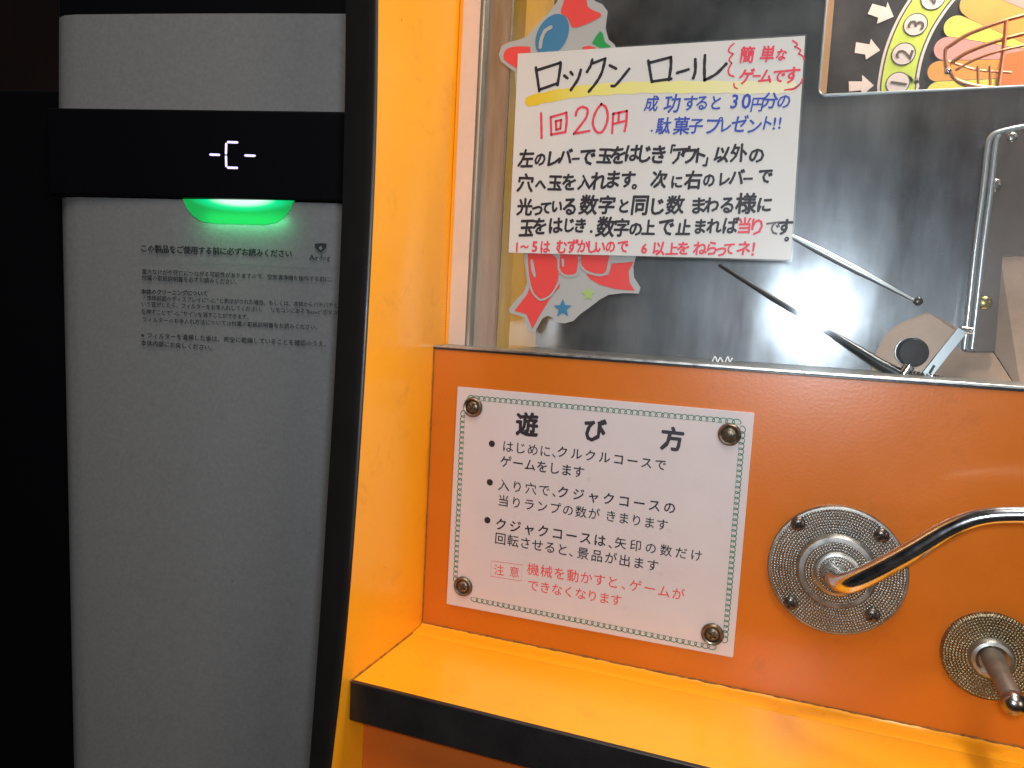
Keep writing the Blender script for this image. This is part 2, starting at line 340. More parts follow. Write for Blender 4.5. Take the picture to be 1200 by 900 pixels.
# ------------------------------------------------------------------ GAME CABINET
XW = PY(500,600,0).x            # inner face of the left side wall
YG = .0160                      # window glass
YB = .062                       # steel plate
YA = .088                       # artwork board
XR = PY(1330,500,0).x           # cabinet goes on beyond the right of the frame
ZP = PY(850,433.5,0).z          # top edge of the control panel
ZS = PY(760,792,0).z            # shelf level
ZS = (PY(497,732,0).z+PY(1190,882,0).z)/2
YF = PX(413,795,XW+.001).y      # shelf front
ZT = PY(600,-330,0).z; ZBOT = PY(500,1150,YF).z
cab = tag(empty('game_cabinet',(XW,0,ZBOT)), 'yellow and orange coin game cabinet with glass window, black edged shelf and steel playfield', 'arcade game')

# side wall: profile in YZ from the photographed front edge
edge=[(443,-330),(443,-60),(443,0),(441.5,130),(437,260),(428,430),(417,600),(404,760),(388,900),(370,1060)]
edge=smooth(edge,4)
fe=[PX(x,y,XW) for x,y in edge]
mb=MB(); n=len(fe); TH=.0055
for X,flip in ((XW,0),):
    vs=[(XW,p.y,p.z) for p in fe]+[(XW,.10,p.z) for p in fe]
    mb.add(vs,[(i,i+1,n+i+1,n+i) for i in range(n-1)])
    vs=[(XW-TH,p.y,p.z) for p in fe]+[(XW-TH,.10,p.z) for p in fe]
    mb.add(vs,[(i+1,i,n+i,n+i+1) for i in range(n-1)])
    mb.add([(XW,p.y,p.z) for p in fe]+[(XW-TH,p.y,p.z) for p in fe],[(i,i+1,n+i+1,n+i) for i in range(n-1)])
    mb.add([(XW,.10,p.z) for p in fe]+[(XW-TH,.10,p.z) for p in fe],[(i+1,i,n+i,n+i+1) for i in range(n-1)])
mb.build('side_wall',YELLOW,cab)
# T moulding on the wall's front edge: rounded black strip
mb=MB(); sec=[(0.0000,.0),(0,-.0003),(-.0004,-.0009),(-.0012,-.0012),(-.004,-.0013),(-.0095,-.0013),(-.0131,-.0011),(-.0135,.002)]
vs=[]; wl=smooth([(405,-330),(405,-45),(405,15),(404,130),(400.5,260),(393,430),(383,600),(373,760),(363,900),(350,1060)],4)
for p,q in zip(fe,wl):
    xl=PY(q[0],q[1],p.y).x; k=(XW-xl)/.0135
    for s_ in sec: vs.append((XW+s_[0]*(k if s_[0]<0 else 1)+.0002,p.y+s_[1],p.z))
m_=len(sec); mb.add(vs,[(i*m_+j,i*m_+j+1,(i+1)*m_+j+1,(i+1)*m_+j) for i in range(n-1) for j in range(m_-1)],True)
mb.build('edge_molding',BROWNT,cab)

# control panel
PXL=XW+.0004
MB().box((PXL,0,ZS-.004),(XR,.012,ZP),.0004).build('control_panel',ORANGE,cab)
# metal ledge strip and black gasket on top of the panel
MB().box((PXL-.0002,-.0004,ZP+.0008),(XR,.0155,ZP+.0021),.0003).build('ledge_strip',ALUD,cab)
MB().box((PXL-.0002,-.0007,ZP),(XR,.0120,ZP+.0008)).build('gasket',BLACKT,cab)
# shelf and its edging
MB().box((XW+.0003,YF+.0015,ZS-.015),(XR,-.0002,ZS),.0005).build('shelf',YELLOW,cab)
hS=(PY(413,795,YF)-PY(413,840,YF)).length
MB().box((XW+.0005,YF-.0008,ZS-hS),(XR,YF+.0017,ZS+.0002),.0005).build('shelf_edging',BLACKT,cab)
# cove at the back of the shelf, a slightly raised yellow fillet
mb=MB(); sec=[(-.0115,.00015),(-.0105,.0007),(-.006,.0010),(-.002,.0016),(-.0006,.0026),(-.0001,.0036)]
vs=[];xs=[XW+.0004+i*(XR-XW)/60 for i in range(61)]
for x in xs:
    for s_ in sec: vs.append((x,s_[0],ZS+s_[1]*.55))
mb.add(vs,[(i*6+j,i*6+j+1,(i+1)*6+j+1,(i+1)*6+j) for i in range(60) for j in range(5)],True); mb.build('shelf_upstand',YELLOW,cab)
mb=MB(); mb.tube([(XW+.001+t*(XR-XW)/180,-.0003+random.uniform(-.0001,.0001),ZS+.0020+random.uniform(-.00015,.00015)) for t in range(181)],[random.uniform(.00015,.0005) for _ in range(181)],6)
mb.tube([(XW+.0003,-.001+t*(YF)/40,ZS+.0003) for t in range(41)],[random.uniform(.0001,.00035) for _ in range(41)],6)
mb.tube([(XW+.0004,-.0002,ZS+.002+t*(ZP-ZS)/60) for t in range(60)],[random.uniform(.0001,.0003) for _ in range(60)],6)
mb.build('joint_grime',SEAL,cab)
# lower front board under the shelf
MB().box((XW+.0003,YF+.013,ZBOT),(XR,YF+.028,ZS-.0152)).build('lower_board',LOWER,cab)

# window frame on the left
def vstrip(xa,xb,Y,Yb,name,m_,z0,z1,bev=.0003,parent=cab):
    a=PY(xa,210,Y).x; b_=PY(xb,210,Y).x
    return MB().box((a,Y,z0),(b_,Yb,z1),bev).build(name,m_,parent)
ZL=ZP+.0021
a=PY(533.5,210,.012).x
MB().box((XW+.0002,.0128,ZL),(a,.10,ZT)).build('wall_return',YELLOW,cab)
fr_=MB(); vstrip(533.5,553.5,.012,.019,'beige_strip',BEIGE,ZL,ZT)
# aluminium channel: round nosed outer lip, recessed web, glass bead
mb=MB(); x0=PY(553.5,210,.0105).x; x1=PY(591,210,.0150).x
prof=[(0,.019),(0,.0122),(.0004,.0117),(.0012,.0116),(.0017,.0121),(.0020,.0140),(.0026,.0155),(.0060,.0156),(.0062,.0151),(.0138,.0151),(.0142,.0147),(.0146,.0147),(.0148,.0160)]
sc_=(x1-x0)/.0148
vs=[(x0+p_[0]*sc_,p_[1],z) for z in (ZL,ZT) for p_ in prof]; k=len(prof)
mb.add(vs,[(i,i+1,k+i+1,k+i) for i in range(k-1)],True); mb.build('window_frame',FRAMEM,cab)
# glass pane
gx=PY(591,210,YG).x-.0002
MB().flat([Vector((gx,YG,ZL)),Vector((XR,YG,ZL)),Vector((XR,YG,ZT)),Vector((gx,YG,ZT))]).build('window_glass',GLASS,cab)

# interior box: left liner, floor, steel plate with the opening
XPL=PY(649,60,YB).x; XPL=(XPL+PY(625,400,YB).x)/2
ZPB=ZL-.0004
IN = mat('interior_liner', (.85,.42,.06), .4, 0, coat=.35, var=.08, vscale=30)
MB().box((XPL-.02,YG+.003,ZPB-.01),(XPL,YA+.02,ZT)).build('interior_liner',IN,cab)
MB().box((XPL-.02,.0157,ZPB-.006),(XR,YB,ZPB)).build('interior_floor',ALUD,cab)
oc=PY(959,112,YB)              # lower left corner of the opening
RC=.0030
def arc(cx,cz,r,a0,a1,k=8): return [(cx+r*math.cos(math.radians(a0+(a1-a0)*i/k)),cz+r*math.sin(math.radians(a0+(a1-a0)*i/k))) for i in range(k+1)]
ox,oz=oc.x,oc.z
# plate as left part, bottom part and the fillet between them
cor=arc(ox+RC,oz+RC,RC,180,270)
mb=MB()
mb.prism([(XPL,ZPB),(ox,ZPB),(ox,ZT),(XPL,ZT)],YB,YB+.003)
mb.prism([(ox,ZPB),(XR,ZPB),(XR,oz),(ox+RC,oz)]+cor[::-1][1:],YB,YB+.003)
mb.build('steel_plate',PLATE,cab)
# trim round the opening
mb=MB(); mb.tube([(x,YB-.0004,z) for x,z in cor]+[(XR,YB-.0004,oz)],.0006,10); mb.tube([(ox,YB-.0004,ZT),(ox,YB-.0004,oz+RC)],.0006,10); mb.build('opening_trim',STRIPM,cab)
MB().box((ox+.0002,YB-.0002,oz+.0012),(ox+.0036,YB+.020,ZT)).build('opening_side_strip',COPPERT,cab)

# artwork board
MB().box((XPL,YA,ZPB),(XR,YA+.004,ZT)).build('artwork_board',BARTB,cab)
art=[o for o in COL.objects if o.name=='artwork_board'][0]
cA=lambda x,y:(940+x/4.615,y/4.615)
def aw(px_): return (PY(1000+px_/2,60,YA)-PY(1000-px_/2,60,YA)).length
for pts in ([(252,440),(325,440),(325,405),(388,462),(320,518),(320,488),(254,495)],[(292,228),(365,240),(372,210),(422,272),(345,322),(342,295),(284,285)],[(380,20),(455,40),(462,10),(495,90),(405,128),(412,95),(355,75)]):
    MB().flat(poly([cA(*q) for q in pts],YA-.0004)).build('arrow_print',APINK,art)
cl=smooth([cA(*q) for q in [(522,478),(517,450),(548,292),(613,133),(705,-10),(800,-120)]],8)
for wpx,m_,dy,nm in ((212/4.615,APINK,.0002,'band_border'),(184/4.615,ALINE,.0004,'band_line'),(168/4.615,ALIME,.0006,'number_band')):
    MB().ribbon([PY(x,y,YA-dy) for x,y in cl],aw(wpx)).build(nm,m_,art)
for q,dg in (((517,450),'1'),((548,292),'2'),((613,133),'3'),((708,-8),'4')):
    c=PY(*cA(*q),YA-.0008); MB().disc(c,aw(64/4.615)).build('number_ring',ALINE,art)
    c=PY(*cA(*q),YA-.0010); MB().disc(c,aw(58/4.615)).build('number_disc',APINK,art)
    mb=MB(); put(mb,dg,*cA(q[0],q[1]),YA-.0012,118/4.615,math.radians(82),1,0,.012); mb.build('number_print',ALINE,art)
pet=[((1090,-50),(1330,140),95,130,APNK),((930,20),(1300,240),70,120,AORA),((832,145),(1250,330),60,60,AYEL),((780,262),(1250,360),62,80,APNK),((738,385),(1250,400),56,80,AORA),((735,500),(1250,480),60,60,AYEL)]
for i,(a_,b_,r0,r1,m_) in enumerate(pet):
    for grow,mm,dy in ((3.0,ALINE,0),(0,m_,.0001)):
        P0=PY(*cA(*a_),YA-.0003-.0003*i-dy); P1=PY(*cA(*b_),YA-.0003-.0003*i-dy)
        ra,rb=aw((r0+grow)/4.615),aw((r1+grow)/4.615); t=(P1-P0).normalized(); nn=Vector((-t.z,0,t.x))
        pts=[P0+(nn*math.cos(a)-t*math.sin(a))*ra for a in [math.pi*k/14 for k in range(15)]]+[P1-nn*rb,P1+nn*rb]
        MB().flat(pts).build('petal_print' if mm is m_ else 'petal_outline',mm,art)
MB().flat(poly([cA(*q) for q in [(1075,310),(1110,290),(1300,250),(1300,520),(1080,520),(1050,420)]],YA-.0027)).build('body_print',AORR,art)

# ------------------------------------------------------------------ wire prize basket
bk=tag(empty('wire_basket',PY(1130,100,.078)),'copper coloured wire basket hanging before the petal artwork','wire basket')
def wire(pts,rad=.0007,name='wire'):
    MB().tube([PY(*cA(x,y),yy) for x,y,yy in smooth(pts,5)],rad,8).build(name,COPPER,bk)
wire([(775,265,.074),(900,185,.073),(1100,110,.072),(1330,50,.072)],.00095,'rim_wire')
wire([(800,345,.074),(900,280,.073),(1075,215,.072),(1330,150,.072)],.00095,'rim_wire')
wire([(830,380,.072),(940,320,.071),(1090,270,.070),(1330,220,.070)],.0006,'rim_wire')
wire([(1105,110,.071),(1085,300,.071),(1058,500,.071)],.00095,'upright_wire')
wire([(775,265,.073),(772,320,.073),(780,375,.073)],.0008,'upright_wire')
wire([(790,330,.074),(850,350,.074),(950,378,.074),(1130,392,.074)],.00055,'ring_wire')
wire([(800,385,.073),(835,430,.073),(950,465,.073),(1130,482,.073)],.0009,'ring_wire')
wire([(805,400,.075),(850,448,.075),(950,480,.075),(1130,495,.075)],.0007,'ring_wire')
for x in (950,1015): wire([(x,358,.073),(x+2,420,.073),(x+2,478,.073)],.0006,'upright_wire')
c=PY(*cA(788,385),.071); mb=MB(); bm=bmesh.new(); bmesh.ops.create_uvsphere(bm,u_segments=16,v_segments=10,radius=.0016)
bm.verts.index_update(); mb.add([v.co+c for v in bm.verts],[[v.index for v in f.verts] for f in bm.faces],True); bm.free(); mb.build('bead',CHROME,bk)

# ------------------------------------------------------------------ hardware inside the window
def rail(pts,wpx,Y,name,m_,parent,thick=.0012,seg=0):
    P=[PY(x,y,Y) for x,y in pts]; ww=(PY(pts[0][0]+wpx/2,pts[0][1],Y)-PY(pts[0][0]-wpx/2,pts[0][1],Y)).length
    mb=MB(); n=len(P); L=[];R=[]
    for i in range(n):
        t=(P[min(i+1,n-1)]-P[max(i-1,0)]).normalized(); nn=Vector((-t.z,0,t.x))*ww/2; L.append(P[i]+nn); R.append(P[i]-nn)
    th=Vector((0,thick,0)); vs=L+R+[p+th for p in L]+[p+th for p in R]
    fs=[]
    for i in range(n-1): fs+=[(i,i+1,n+i+1,n+i),(2*n+i,2*n+i+1,i+1,i),(n+i,n+i+1,3*n+i+1,3*n+i)]
    fs+=[(0,n,3*n,2*n),(n-1,3*n-1,4*n-1,2*n-1)]
    mb.add(vs,fs,seg>0); return mb.build(name,m_,parent)
gd=tag(empty('bracket_plate',PY(1160,300,.05)),'smoked brown bracket plate with two screws inside window at right edge','bracket')
out_=[(1167,159),(1230,146),(1230,330),(1210,470),(1165,412),(1131,412)]
MB().prism([(q.x,q.z) for q in [PY(x,y,.0535) for x,y in [(1160,165),(1168,157),(1240,144),(1240,300),(1175,300),(1166,412),(1133,412)]]],.0535,.056).build('plate',SMOKE,gd)
tk=smooth([(1240,143),(1200,148.5),(1172,154.5),(1162,160),(1157.5,172),(1152,222),(1143,292),(1134.5,370),(1130,409)],5)
MB().tube([PY(x,y,.0505) for x,y in tk],.00125,12).build('outer_strip',STRIPM,gd)
tk2=[(x+9,y+(8 if i<14 else 0)) for i,(x,y) in enumerate(tk)]
MB().tube([PY(x,y,.0505) for x,y in tk2[14:]],.00125,12).build('inner_strip',STRIPM,gd)
def screw_mb(c, rad, ht, slot=True, washer=0, seg=48):
    mb=MB(); c=Vector(c)
    if washer: mb.lathe(c,[(rad*washer,0),(rad*washer,.0006),(rad*washer*.94,.0012),(rad*washer*.84,.0016),(rad*washer*.70,.0013),(rad*washer*.60,.0004),(rad*.2,.0003)],seg)
    base=.0004 if washer else 0
    rings=[1,.985,.93,.84,.72,.6,.5,.4,.3,.2,.1]; vs=[]
    for rr in rings:
        hh=ht*(math.sqrt(max(0,1-(rr*.98)**2)))**.8
        for k in range(seg):
            a=2*math.pi*k/seg; x,z=rad*rr*math.cos(a),rad*rr*math.sin(a); h=hh
            A=.5; xr=x*math.cos(A)-z*math.sin(A); zr=x*math.sin(A)+z*math.cos(A)
            if slot and rr<.62 and (abs(xr)<rad*.13 or abs(zr)<rad*.13): h=hh-ht*.62
            vs.append(c+Vector((x,-h-base,z)))
    n=len(rings); fs=[(i*seg+k,i*seg+(k+1)%seg,(i+1)*seg+(k+1)%seg,(i+1)*seg+k) for i in range(n-1) for k in range(seg)]; fs.append(tuple(range((n-1)*seg,n*seg)))
    mb.add(vs,fs,True); return mb
screw_mb(PY(1165.5,217,.0535),.0031,.0020).build('screw',ALUD,gd)
screw_mb(PY(1154,355,.0535),.0031,.0020).build('screw',BSCREW,gd)
screw_mb(PY(1186,161,.0535),.0022,.0016).build('screw',ALUD,gd)

t=tag(MB().tube([PY(843,310,.055),PY(905,349,.053),PY(975,391,.050),PY(1030,426,.046),PY(1078,452,.043)],[.0009,.0014,.0018,.0026,.0032],14).build('guide_rod',BROD),'thin black tapered rod slanting down behind the glass toward the round knob','rod')
t=tag(MB().tube([PY(x,y,.0575) for x,y in [(905,264.5),(928,277),(960,293.5),(1005,317),(1045,338),(1073,353)]],[.0010,.0012,.0019,.0018,.0010,.0006],16).build('slanted_rail',STRIPM),'narrow bright metal rail slanting down behind the glass right of the handwritten sign','rail')
screw_mb(PY(1076,353,.0575),.0021,.0014,False).build('rail_rivet',SCREWB,t)
pv=tag(empty('knob_lever',PY(1072,440,.045)),'round dark knob with flat steel arm and spring low behind the window glass','lever')
c=PY(1070,413,.044); rk=(PY(1089,413,.044)-c).length
MB().lathe(c,[(rk,-.006),(rk,0),(rk*.97,.0012),(rk*.88,.0020),(rk*.5,.0024),(rk*.1,.0025)],48).build('knob',mat('dark_knob',(.016,.012,.012),.5,0,spec=.3),pv)
MB().lathe(c+Vector((0,.006,0)),[(rk*1.05,-.002),(rk*1.05,0),(rk*.9,0)],48).build('knob_rim',CHROME,pv)
MB().tube([PY(1066,428,.044),PY(1060,437,.044),PY(1056,444,.044)],.0026,14).build('knob_stem',CHROME,pv)
rail([(1128,387),(1112,407),(1085,441)],12,.043,'arm',STRIPM,pv,.0025)
rail([(1095,428),(1089,438)],3.5,.0428,'arm_slot',BLACKT,pv,.0001)
MB().tube([PY(1126,386,.046),PY(1140,388,.046)],.0018,12).build('pivot_pin',DCHROME,pv)
sp=[]
A_=PY(1066,440,.043); B_=PY(1112,449,.043)
for i in range(161):
    a=i*2*math.pi/16; q=A_.lerp(B_,i/160); sp.append(q+Vector((0,math.cos(a)*.0022,math.sin(a)*.0022)))
MB().tube(sp,.0005,6).build('spring',DCHROME,pv)
# tan facets added to stand in for a hand's reflection, lower right
ch=tag(empty('hand_reflection_facets',PY(1130,420,.055)),'tan facets standing in for a mirrored hand, lower right behind the glass','reflection stand-in')
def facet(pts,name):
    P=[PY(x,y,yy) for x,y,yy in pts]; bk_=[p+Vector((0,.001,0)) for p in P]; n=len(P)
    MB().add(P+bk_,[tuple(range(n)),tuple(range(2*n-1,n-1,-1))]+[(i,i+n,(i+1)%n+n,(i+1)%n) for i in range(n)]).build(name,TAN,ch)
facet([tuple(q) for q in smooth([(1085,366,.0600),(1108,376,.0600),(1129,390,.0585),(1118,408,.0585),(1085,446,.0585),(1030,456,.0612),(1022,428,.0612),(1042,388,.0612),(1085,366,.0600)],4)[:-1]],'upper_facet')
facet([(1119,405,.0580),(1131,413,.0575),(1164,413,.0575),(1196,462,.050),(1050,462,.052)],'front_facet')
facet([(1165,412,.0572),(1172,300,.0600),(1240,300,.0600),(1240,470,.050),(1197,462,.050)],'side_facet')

# ------------------------------------------------------------------ sticker on the glass
YS=YG-.0020
st=tag(empty('ribbon_sticker',PY(660,200,YS)),'white edged balloon and red ribbon sticker on the glass behind the handwritten sign','sticker')
c5=lambda x,y:(580+x/8,y/8); c6=lambda x,y:(590+x/7.06,290+y/7.06)
up_=[(605,120),(603,84),(587,72),(584.5,64),(588,54),(597,49),(607,47),(617,43),(630,28),(642,16),(653,2),(657,-8),(690,-10),(697,1),(706,5),(712,13),(710.5,24),(709.5,33),(713,46),(720,52),(724,60)]
lo_=[(742,120),(746,290),(745,302),(742,312),(743,325),(750.5,337),(748.5,344),(730,343.5),(713,345.5),(703,351),(690,361),(680,368),(672,376),(662,379),(653,378),(647,372),(641.5,370),(635,374),(629,385),(624,390.5),(618,385),(614,372),(605,369),(597,366.5),(596.5,362),(604,352),(613,343),(617.5,332),(616,318),(613.5,298)]
MB().prism([(q.x,q.z) for q in [PY(x,y,YS) for x,y in up_+lo_]],YS,YS+.0003).build('sticker_sheet',STWHITE,st)
def pr(pts,m_,name,k=4,dy=.0002,conv=None):
    MB().flat(poly([conv(*q) for q in pts] if conv else pts,YS-dy,k)).build(name,m_,st)
pr([(655,-30),(640,30),(618,120),(680,165),(720,250),(780,252),(880,215),(985,160),(990,125),(930,100),(870,60),(840,-30)],STRED,'red_print',3,conv=c5)
c=PY(*c5(535,330),YS-.0003); rr=(PY(580+535/8+22,40,YS)-PY(580+535/8,40,YS)).length
MB().disc(c,rr,40,.82,1.08,math.radians(-28)).build('blue_balloon',STBLUE,st)
strokes(mb:=MB(),[[(425,440),(435,370),(470,290),(525,255)]],c5,4,YS-.0005); mb.build('balloon_shine',STWHITE,st)
pr([(330,437),(200,435),(110,460),(80,520),(100,570),(200,635),(260,640),(330,600)],STRED,'red_print',3,conv=c5)
pr([(985,290),(940,350),(910,405),(1000,460),(1090,440),(1030,390),(1010,310)],STGREEN,'green_print',0,conv=c5)
pr([(820,440),(880,428),(940,445),(940,480),(820,480)],STRED,'red_print',0,conv=c5)
pr([(225,300),(200,380),(90,525),(190,550),(240,675),(300,560),(400,400),(465,330),(465,300)],STRED,'red_print',0,conv=c6)
pr([(195,-40),(210,200),(240,340),(290,410),(330,420),(400,370),(450,270),(455,180),(440,90),(400,50),(380,-40)],STRED,'bow_loop',3,.0004,c6)
strokes(mb:=MB(),[[(185,-40),(200,200),(232,350),(285,422),(330,430),(400,385),(462,280)]],c6,2.2,YS-.0005)
strokes(mb,[[(462,60),(455,170),(500,228),(560,235),(610,215),(628,150),(625,60)],[(630,60),(640,150),(700,205),(800,230),(860,200),(880,120),(960,120),(1070,108)]],c6,2.2,YS-.0005); mb.build('white_outline',STWHITE,st)
pr([(462,-40),(465,170),(505,220),(560,225),(605,200),(615,-40)],STRED,'bow_knot',2,.0004,c6)
pr([(635,-40),(645,140),(700,195),(800,218),(850,190),(865,-40)],STRED,'bow_loop',2,.0004,c6)
pr([(680,215),(800,240),(870,225),(895,135),(1080,115),(1035,200),(1045,290),(1085,358),(930,345),(800,310),(720,265)],STRED,'red_print',0,.0002,c6)
pr([(225,100),(245,110),(268,235),(250,240),(228,180)],STWHITE,'ribbon_shine',2,.0006,c6)
pr([(480,95),(500,95),(502,155),(486,155)],STWHITE,'ribbon_shine',2,.0006,c6)
def star(cx,cy,r_,m_,nm):
    pts=[]
    for k_ in range(10):
        a=math.pi/2+k_*math.pi/5; q=r_ if k_%2==0 else r_*.45; pts.append((cx+q*math.cos(a),cy-q*math.sin(a)))
    MB().flat(poly([c6(*q) for q in pts],YS-.0003)).build(nm,m_,st)
star(490,505,80,STBLUE,'blue_star'); star(700,385,62,STLIME,'lime_star')

# ------------------------------------------------------------------ handwritten sign
YH=YG-.0042
hs=tag(empty('handwritten_sign',PY(770,300,YH)),'white handwritten sign in clear sleeve taped over the window glass, titled in black marker','sign')
def sheet(pts,Y,th,name,m_,par,wob=0):
    P=[PY(x,y,Y) for x,y in pts]; N_=24; vs=[];
    for j in range(N_+1):
        for i in range(N_+1):
            s,t_=i/N_,j/N_; q=P[0]*(1-s)*(1-t_)+P[1]*s*(1-t_)+P[2]*s*t_+P[3]*(1-s)*t_
            vs.append(Vector((q.x,q.y-wob*math.sin(s*3.1)*math.sin(t_*3.3),q.z)))
    n=len(vs); vs+= [v+Vector((0,th,0)) for v in vs]; w_=N_+1
    fs=[(j*w_+i,j*w_+i+1,(j+1)*w_+i+1,(j+1)*w_+i) for j in range(N_) for i in range(N_)]
    for i in range(N_): fs+=[(i,n+i,n+i+1,i+1),(N_*w_+i,N_*w_+i+1,n+N_*w_+i+1,n+N_*w_+i),(i*w_,(i+1)*w_,n+(i+1)*w_,n+i*w_),(i*w_+N_,n+i*w_+N_,n+(i+1)*w_+N_,(i+1)*w_+N_)]
    MB().add(vs,fs).build(name,m_,par)
sheet([(607,63),(943.5,42),(926.5,304.5),(596,296)],YH,.0007,'card',PAPER,hs)
sheet([(606.5,62),(945.5,40),(928.5,306.5),(595,297)],YH+.0008,.0004,'clear_sleeve',FILM,hs)
YI=YH-.00015
c1=lambda x,y:(600+x/7.5,50+y/7.5); c2=lambda x,y:(740+x/5.4545,30+y/5.4545)
c3=lambda x,y:(595+x/6,160+y/6); c4=lambda x,y:(755+x/6,160+y/6)
mb=MB(); strokes(mb,[[(621,118.5),(640,114),(680,107),(720,104),(760,102),(800,102),(850,102),(905,102.5),(925,101)]],lambda x,y:(x,y),12,YI+.00005); mb.build('highlighter_stroke',HIGH,hs)
mb=MB()
strokes(mb,[[(210,220),(240,425)],[(225,240),(415,180)],[(415,180),(428,190),(400,370)],[(245,412),(400,357)],[(460,290),(487,312)],[(515,258),(532,280)],[(605,240),(580,320),(518,415)],
 [(705,150),(692,200),(660,255)],[(710,180),(820,140)],[(820,140),(790,260),(740,350),(675,430)],[(860,200),(915,228)],[(1030,230),(950,330),(905,378),(875,380)]],c1,3.4,YI)
strokes(mb,[[(108,225),(130,360)],[(115,238),(252,202)],[(252,202),(252,260),(240,345)],[(130,358),(255,340)],[(292,302),(365,280)],[(408,215),(408,290),(395,335)],[(470,190),(466,270),(468,348)],[(468,348),(540,310),(605,245)]],c2,3.6,YI)
mb.build('title_lettering',INK,hs)
mb=MB()
strokes(mb,[[(255,620),(258,720),(260,835)],[(340,655),(345,810)],[(340,655),(478,615)],[(478,615),(480,700),(470,780)],[(345,808),(470,785)],[(385,690),(390,765)],[(385,690),(432,680)],[(432,680),(425,755)],[(390,765),(425,755)],
 [(560,640),(575,590),(620,565),(665,590),(650,660),(600,730),(545,800)],[(545,800),(680,775)],[(785,540),(740,600),(710,700),(735,775),(780,790),(820,740),(842,650),(825,570),(785,540)],
 [(890,625),(880,795)],[(890,625),(1010,600)],[(1010,600),(1005,700),(990,775)],[(940,620),(935,705)],[(890,715),(1005,685)]],c1,2.9,YI)
mb.build('price_lettering',RINK,hs)
mb=MB(); strokes(mb,[[(655,115),(628,140),(622,165),(650,182)],[(650,182),(625,215),(640,240)],[(640,240),(620,280),(625,312),(655,325)],[(655,370),(658,392),(675,403)],[(1030,95),(1060,118),(1045,135)],[(1045,135),(1080,155),(1070,180)],[(1070,180),(1095,195),(1103,215)],[(980,412),(1040,400),(1080,370),(1092,342)],[(1010,410),(1045,402),(1085,365)]],c2,2.0,YI); mb.build('bracket_strokes',RINK,hs)
rnd=random.Random(3)
def hand(items,conv,h,off,mb,sx=.92):
    for it in items:
        ch,x,y=it[:3]; hh=it[3] if len(it)>3 else h
        px,py=conv(x,y)
        hh=hh*1.17 if hh<19.5 and ch not in '・。「」、～1356' else hh*.95; put(mb,ch,px,py,YI,hh*rnd.uniform(.95,1.06),rnd.uniform(-.03,.07),sx*rnd.uniform(.92,1.06),rnd.uniform(.02,.14),max(off*19/hh,.0201))
K,G=21.5,19
B=.041
mb=MB(); hand([('左',130,155,K+3),('の',228,158,15),('レ',320,155),('バ',405,140,20),('ー',478,157,10),('で',560,140),('玉',683,135,K),('を',775,130),('は',875,115),('じ',960,120),('き',1060,125)],c3,G,B,mb)
hand([('「',176,100,15),('ア',245,132,G),('ウ',315,128,G),('ト',388,130,20),('」',458,165,15),('以',545,125,K),('外',665,115,K+3),('の',790,130,18)],c4,G,B,mb); mb.build('handwritten_line',INK,hs)
mb=MB(); hand([('穴',125,325,K+2),('へ',232,335,13),('玉',333,325,K),('を',432,320),('入',540,320,K-1),('れ',638,312),('ま',740,300),('す',845,300,21),('。',925,322,G)],c3,G,B,mb)
hand([('次',105,300,K+1),('に',228,318,15),('右',345,305,K+2),('の',455,305,15),('レ',560,298,15),('バ',650,285,21),('ー',730,297,12),('で',850,275,20)],c4,G,B,mb); mb.build('handwritten_line',INK,hs)
mb=MB(); hand([('光',120,495,K+1),('っ',208,505,17),('て',268,500,14),('い',345,490,14),('る',437,490,19),('数',570,480,K+4),('字',697,480,K+3),('と',815,488,15),('同',930,480,K+4)],c3,G,B,mb)
hand([('じ',88,490),('数',218,480,K+4),('ま',380,485,18),('わ',475,480,20),('る',585,480,19),('様',715,470,K+5),('に',845,478,16)],c4,G,B,mb); mb.build('handwritten_line',INK,hs)
mb=MB(); hand([('玉',133,642,K+1),('を',225,630),('は',335,625,18),('じ',430,622,16),('き',510,625,16),('・',587,668,12),('数',690,635,K+4),('字',800,640,K+3),('の',900,648,16)],c3,G,B,mb)
hand([('上',30,640,K),('で',155,635,19),('止',277,640,K),('ま',392,632,16),('れ',490,628,17),('ば',605,625,19)],c4,G,B,mb); hand([('す',987,635,17),('。',1032,695,16)],c4,G,B,mb); mb.build('handwritten_line',INK,hs)
mb=MB(); hand([('で',905,640,17)],c4,G,.01,mb); mb.build('faded_character',INKG,hs)
R_=.03
mb=MB(); hand([('当',705,625,21),('り',793,632,19)],c4,G,.03,mb); mb.build('red_handwriting',RINK,hs); mb=MB()
hand([('1',65,775,15),('～',118,775,13),('5',190,770,17),('は',262,775),('む',378,775),('ず',455,770),('か',528,770),('し',590,775,13),('い',648,775,13),('の',722,772,13),('で',810,772)],c3,14.5,R_,mb,.9)
hand([('6',0,785,17),('以',100,785,15),('上',195,790,14),('を',275,785,14),('ね',392,785),('ら',475,785),('っ',540,795,15),('て',597,787,14),('ネ',700,785,16),('！',795,790,21)],c4,15,R_,mb,.95)
mb.build('red_handwriting',RINK,hs); mb=MB(); hand([('簡',740,185,21),('単',870,180,21),('な',958,185,13),('ゲ',735,325,17),('ー',800,322,10),('ム',860,322,15),('で',942,320,15),('す',1025,315,18)],c2,16,R_,mb); mb.build('red_handwriting',RINK,hs)
mb=MB(); hand([('成',130,497,21),('功',262,497,19),('す',375,495,17),('る',452,492,17),('と',540,492,16),('3',660,480,24),('0',735,478,25),('円',805,502,16),('分',885,478,20),('の',975,482,16),('駄',205,640,21),('菓',320,640,22),('子',412,640,20),('プ',520,640,19),('レ',600,640,15),('ゼ',690,628,18),('ン',785,640,17),('ト',865,622,20),('!',915,622,20),('!',950,618,20),('・',130,672,9)],c2,17,.022,mb); mb.build('blue_handwriting',BINK,hs)

